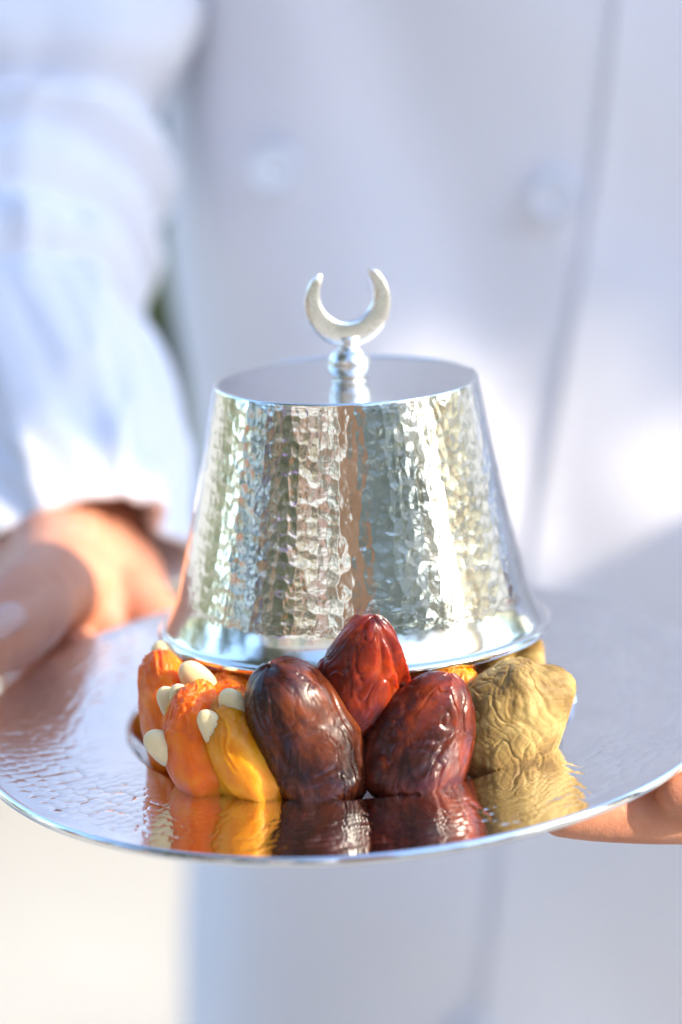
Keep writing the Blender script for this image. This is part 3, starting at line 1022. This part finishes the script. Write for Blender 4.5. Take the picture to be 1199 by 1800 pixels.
hand_a = [   # the hand at the plate's far left edge
    [(-.088, .200, .004, .026), (-.086, .165, -.005, .0250), (-.084, .135, -.007, .0245), (-.076, .112, -.011, .017)],
    [(-.077, .150, -.010, .0215), (-.067, .124, -.012, .0148), (-.054, .108, -.014, .0085)],
    [(-.100, .140, -.004, .020), (-.098, .110, -.008, .018), (-.094, .092, -.013, .010)],
    [(-.088, .140, .002, .021), (-.087, .108, .006, .0175), (-.090, .080, .0125, .0132), (-.0935, .060, .0145, .0138), (-.0990, .046, .0132, .0124), (-.1030, .0405, .0118, .0100)],
    [(-.082, .122, -.004, .0105), (-.064, .114, -.006, .0112), (-.050, .085, -.0185, .0088), (-.040, .062, -.0205, .0082), (-.032, .046, -.0205, .0070)],
    [(-.072, .108, -.015, .0100), (-.064, .078, -.0185, .0092), (-.056, .052, -.0210, .0085), (-.050, .034, -.0210, .0072)],
    [(-.085, .106, -.015, .0098), (-.080, .074, -.0145, .0090), (-.075, .050, -.0140, .0083), (-.071, .034, -.0135, .0070)],
    [(-.097, .106, -.013, .0090), (-.097, .080, -.0135, .0080), (-.094, .060, -.0130, .0073), (-.091, .047, -.0125, .0062)],
]
hand_b = [   # the hand below the plate's right edge
    [(.205, .060, -.034, .026), (.180, .030, -.034, .027), (.158, .000, -.034, .024), (.140, -.022, -.030, .0150)],
    [(.175, .035, -.036, .020), (.150, .020, -.034, .018), (.130, .012, -.030, .0110)],
    [(.140, -.022, -.030, .0120), (.112, -.0350, -.0250, .0092), (.086, -.0430, -.0212, .0086), (.066, -.0475, -.0172, .0084), (.0545, -.0500, -.0150, .0074)],
    [(.145, -.024, -.022, .0110), (.125, -.0400, -.0140, .0080), (.104, -.0495, -.0112, .0070), (.092, -.0530, -.0110, .0066), (.0845, -.0535, -.0108, .0058)],
    [(.136, -.008, -.030, .0110), (.105, -.0180, -.0235, .0100), (.080, -.0230, -.0215, .0095), (.062, -.0250, -.0215, .0080)],
    [(.133, .004, -.030, .0105), (.104, .000, -.0230, .0095), (.080, -.002, -.0210, .0090), (.066, -.003, -.0210, .0078)],
    [(.165, -.002, -.026, .018), (.142, -.030, -.0165, .0135), (.1255, -.0400, -.0125, .0118), (.119, -.0300, .0020, .0108), (.110, -.020, .0108, .0095), (.1035, -.013, .0100, .0082)],
]
bodychains = [
    [(-.120, .33, .110, .042), (-.102, .255, .062, .036), (-.088, .190, .002, .027)],
    [(.316, .345, -.028, .044), (.266, .200, -.036, .038), (.200, .055, -.034, .027)],
    [(-.085, .450, .380, .050), (-.120, .40, .250, .045), (-.120, .33, .110, .042)],
    [(.345, .450, .380, .050), (.345, .41, .200, .046), (.316, .345, -.028, .044)],
    [(-.085, .455, .380, .055), (.13, .46, .40, .07), (.345, .455, .380, .055)],
    [(.13, .46, .56, .052), (.13, .46, .45, .058), (.13, .45, .30, .105), (.13, .45, .10, .10), (.13, .45, -.20, .105)],
    [(.06, .45, .30, .095), (.07, .45, .0, .09), (.07, .45, -.2, .09)], [(.20, .45, .30, .095), (.138, .45, .0, .09), (.138, .45, -.2, .09)],
    [(.06, .45, -.20, .09), (.05, .45, -.62, .055), (.04, .46, -1.03, .04)], [(.20, .45, -.20, .09), (.21, .45, -.62, .055), (.22, .46, -1.03, .04)],
]
fine = remesh(limbs_to_bm(hand_a + hand_b), .00125, 5)
coarse = remesh(limbs_to_bm(bodychains), .009, 3)
bm = bmesh.new(); bm.from_mesh(fine); bm.from_mesh(coarse)
me = bpy.data.meshes.new('body'); bm.to_mesh(me); bm.free()
me.polygons.foreach_set('use_smooth', [True] * len(me.polygons))
body = keep(obj('body', me, MT['skin']), person)
me.materials.clear(); me.materials.append(MT['skin'])

def nail(c, nrm, fwd, w, l):
    nrm, fwd = Vector(nrm).normalized(), Vector(fwd)
    fwd = (fwd - nrm * fwd.dot(nrm)).normalized(); side = fwd.cross(nrm)
    n1, n2 = 16, 14
    P = np.zeros((n1, n2, 3))
    for i in range(n1):
        for j in range(n2):
            t, s = i / (n1 - 1) * 2 - 1, j / (n2 - 1) * 2 - 1
            ww = w * (1 - abs(t) ** 4 * .45)
            p = Vector(c) + fwd * t * l + side * s * ww - nrm * (s * s * w * .42 + t * t * l * .12)
            P[i, j] = p
    n_ = keep(obj('nail', gridmesh('nail', P, False), MT['nail']), body)
    n_.parent = body; n_.matrix_parent_inverse = body.matrix_world.inverted() if False else Matrix.Identity(4)
    so = n_.modifiers.new('t', 'SOLIDIFY'); so.thickness = .0006
    return n_
nail((-.0968, .0352, .0212), (.10, -.75, .65), (-.80, -.50, -.30), .0046, .0064)

# ---- jacket
TCX, TCY, TA, TB, TROT = .135, .430, .190, .118, R_(9)
def torso_pt(th, z, off=0., seed=0):
    """superelliptic column; th = -pi/2 faces the camera."""
    n = 3.6
    c, s = np.cos(th), np.sin(th)
    k = (np.abs(c) ** n + np.abs(s) ** n) ** (-1 / n)
    zz = z
    flare = 1 + .14 * sm(-zz, .02, .40)
    neck = 1 - .55 * sm(zz, .36, .50)
    a, b_ = (TA * flare) * neck, (TB * (1 + .10 * sm(-zz, .05, .4))) * (1 - .3 * sm(zz, .36, .5))
    x, y = k * c * a, k * s * b_
    folds = fbm(np.stack([x * 7, y * 7, zz * 2.2], -1), 3, 77) * .0032
    diag = fbm(np.stack([x * 7 + zz * 9, y * 7, zz * 4 - x * 6], -1), 2, 78) * .0034
    pull = -.010 * np.exp(-((x + .105 + (zz - .05) * .25) ** 2) / .0006) * sm(zz, -.25, .1)
    d = folds + diag + off
    X_, Y_ = x + c * d, y + s * (d + pull)
    cp, sp = math.cos(TROT), math.sin(TROT)
    return np.stack([TCX + X_ * cp - Y_ * sp, TCY + X_ * sp + Y_ * cp, zz + 0 * x], -1)
th = np.linspace(0, 2 * np.pi, 300, endpoint=False)
zs = np.linspace(-.46, .52, 260)
TH, ZZ = np.meshgrid(th, zs)
jacket = keep(obj('jacket', gridmesh('jacket', torso_pt(TH, ZZ), True, None, (False, False)), MT['cloth']), person)
so = jacket.modifiers.new('t', 'SOLIDIFY'); so.thickness = .002
# overlapping front panel with its free edge running down the chest
zs = np.linspace(-.458, .36, 220)
us = np.linspace(0, 1, 120)
Pf = np.zeros((len(zs), len(us), 3))
for i, z in enumerate(zs):
    xe = .0865 + (z - .016) * .19 + .002 * math.sin(z * 23)
    # edge angle found by matching x
    tt = np.linspace(-math.pi + .5, -.4, 500)
    X = torso_pt(tt, np.full_like(tt, z))[:, 0]
    te = np.interp(xe, X, tt)
    t0 = np.interp(.30, X, tt)
    row = t0 + (te - t0) * us
    Pf[i] = torso_pt(row, np.full_like(row, z), .0010 + .0006 * sm(us, .95, 1))
flap = keep(obj('front_panel', gridmesh('front_panel', Pf, False), MT['cloth']), person)
so = flap.modifiers.new('t', 'SOLIDIFY'); so.thickness = .0014
so.offset = 1
def button(x, z):
    tt = np.linspace(-math.pi + .5, -.4, 500)
    q = torso_pt(tt, np.full_like(tt, z), .0)
    y = float(np.interp(x, q[:, 0], q[:, 1]))
    bp = [(.0004, .0036), (.004, .0036), (.0062, .0032), (.0072, .0040), (.0086, .0042), (.0094, .0030), (.0092, .0010), (.0080, 0)]
    o = obj('button', lathe('button', bp, 40, None, (True, True)), MT['button'])
    o.matrix_world = Matrix.Translation((x, y - .0010, z)) @ Matrix.Rotation(R_(90), 4, 'X')
    mw = o.matrix_world.copy()
    keep(o, person); o.matrix_world = mw
for x, z in ((.0845, .0685), (-.0130, .0840), (.108, .225), (.000, .235), (.060, -.095), (-.028, -.085), (.035, -.25)):
    button(x, z)

def sleeve(pts, rad, seed, creases, name='sleeve'):
    C, r, D, th = tube(pts, rad, 150, 260)
    n = len(C)
    s = np.linspace(0, 1, n)[:, None]
    base = D[..., :] * 1.0
    L = np.concatenate([[0], np.cumsum(np.linalg.norm(np.diff(C, axis=0), axis=1))])[:, None]
    q = np.stack([base[..., 0] * 1.3, base[..., 1] * 1.3 , L * 16 + base[..., 2] * 1.2], -1)
    warp = fbm(q * .8, 2, seed + 4) * .6
    fold = ridged(np.stack([q[..., 0], q[..., 1], q[..., 2] + warp], -1), 2, seed) * .0042
    lng = fbm(np.stack([base[..., 0] * 3, base[..., 1] * 3, L * 5 + 0 * base[..., 0]], -1), 2, seed + 9) * .004
    cr_ = 0
    for (pos, amp, w) in creases:
        cr_ = cr_ + amp * np.exp(-((s + .03 * base[..., 2] + .02 * warp - pos) ** 2) / w ** 2)
    R1 = r[:, None] + fold + lng + cr_
    P = C[:, None] + D * R1[..., None]
    # turn the cuff in so it has an inside
    inn = [C[0][None] + D[0] * (R1[0][:, None] - k) - (C[1] - C[0])[None] * -t for k, t in ((.0025, -.3), (.0035, 2), (.0040, 14), (.0045, 30))]
    P = np.concatenate([np.array(inn[::-1]), P])
    return keep(obj(name, gridmesh(name, P, True, None, (False, True)), MT['cloth']), person)
sleeve([(-.083, .150, -.005), (-.094, .195, .026), (-.108, .245, .060), (-.103, .315, .105), (-.090, .375, .215), (-.066, .430, .330), (-.040, .455, .400)],
       [.0330, .0400, .0490, .0630, .0740, .0810, .085], 5, [(.44, -.011, .016), (.50, -.012, .018), (.38, -.009, .014), (.31, -.006, .016), (.57, -.008, .02)])
sleeve([(.228, .115, -.034), (.252, .170, -.030), (.280, .235, -.036), (.318, .345, -.022), (.345, .400, .160), (.350, .445, .320), (.330, .458, .400)],
       [.040, .048, .055, .062, .066, .072, .080], 15, [(.44, -.006, .012), (.50, -.007, .012)])
# ---- trousers and shoes
for sx, x0 in ((-1, .065), (1, .205)):
    C, r, D, th = tube([(x0, .45, -.30), (x0 + sx * .01, .45, -.66), (x0 + sx * .015, .455, -1.06)], [.115, .09, .075], 40, 40, (0, 1, 0))
    keep(obj('trouser_leg', gridmesh('trouser_leg', C[:, None] + D * r[:, None, None], True), MT['trousers']), person)
    C, r, D, th = tube([(x0 + sx * .015, .53, -1.085), (x0 + sx * .017, .44, -1.080), (x0 + sx * .02, .34, -1.095), (x0 + sx * .02, .28, -1.102)], [.030, .042, .040, .018], 32, 30)
    P = C[:, None] + D * r[:, None, None]
    P[..., 2] = np.maximum(P[..., 2], GZ + .001)
    keep(obj('shoe', gridmesh('shoe', P, True), MT['shoe']), person)
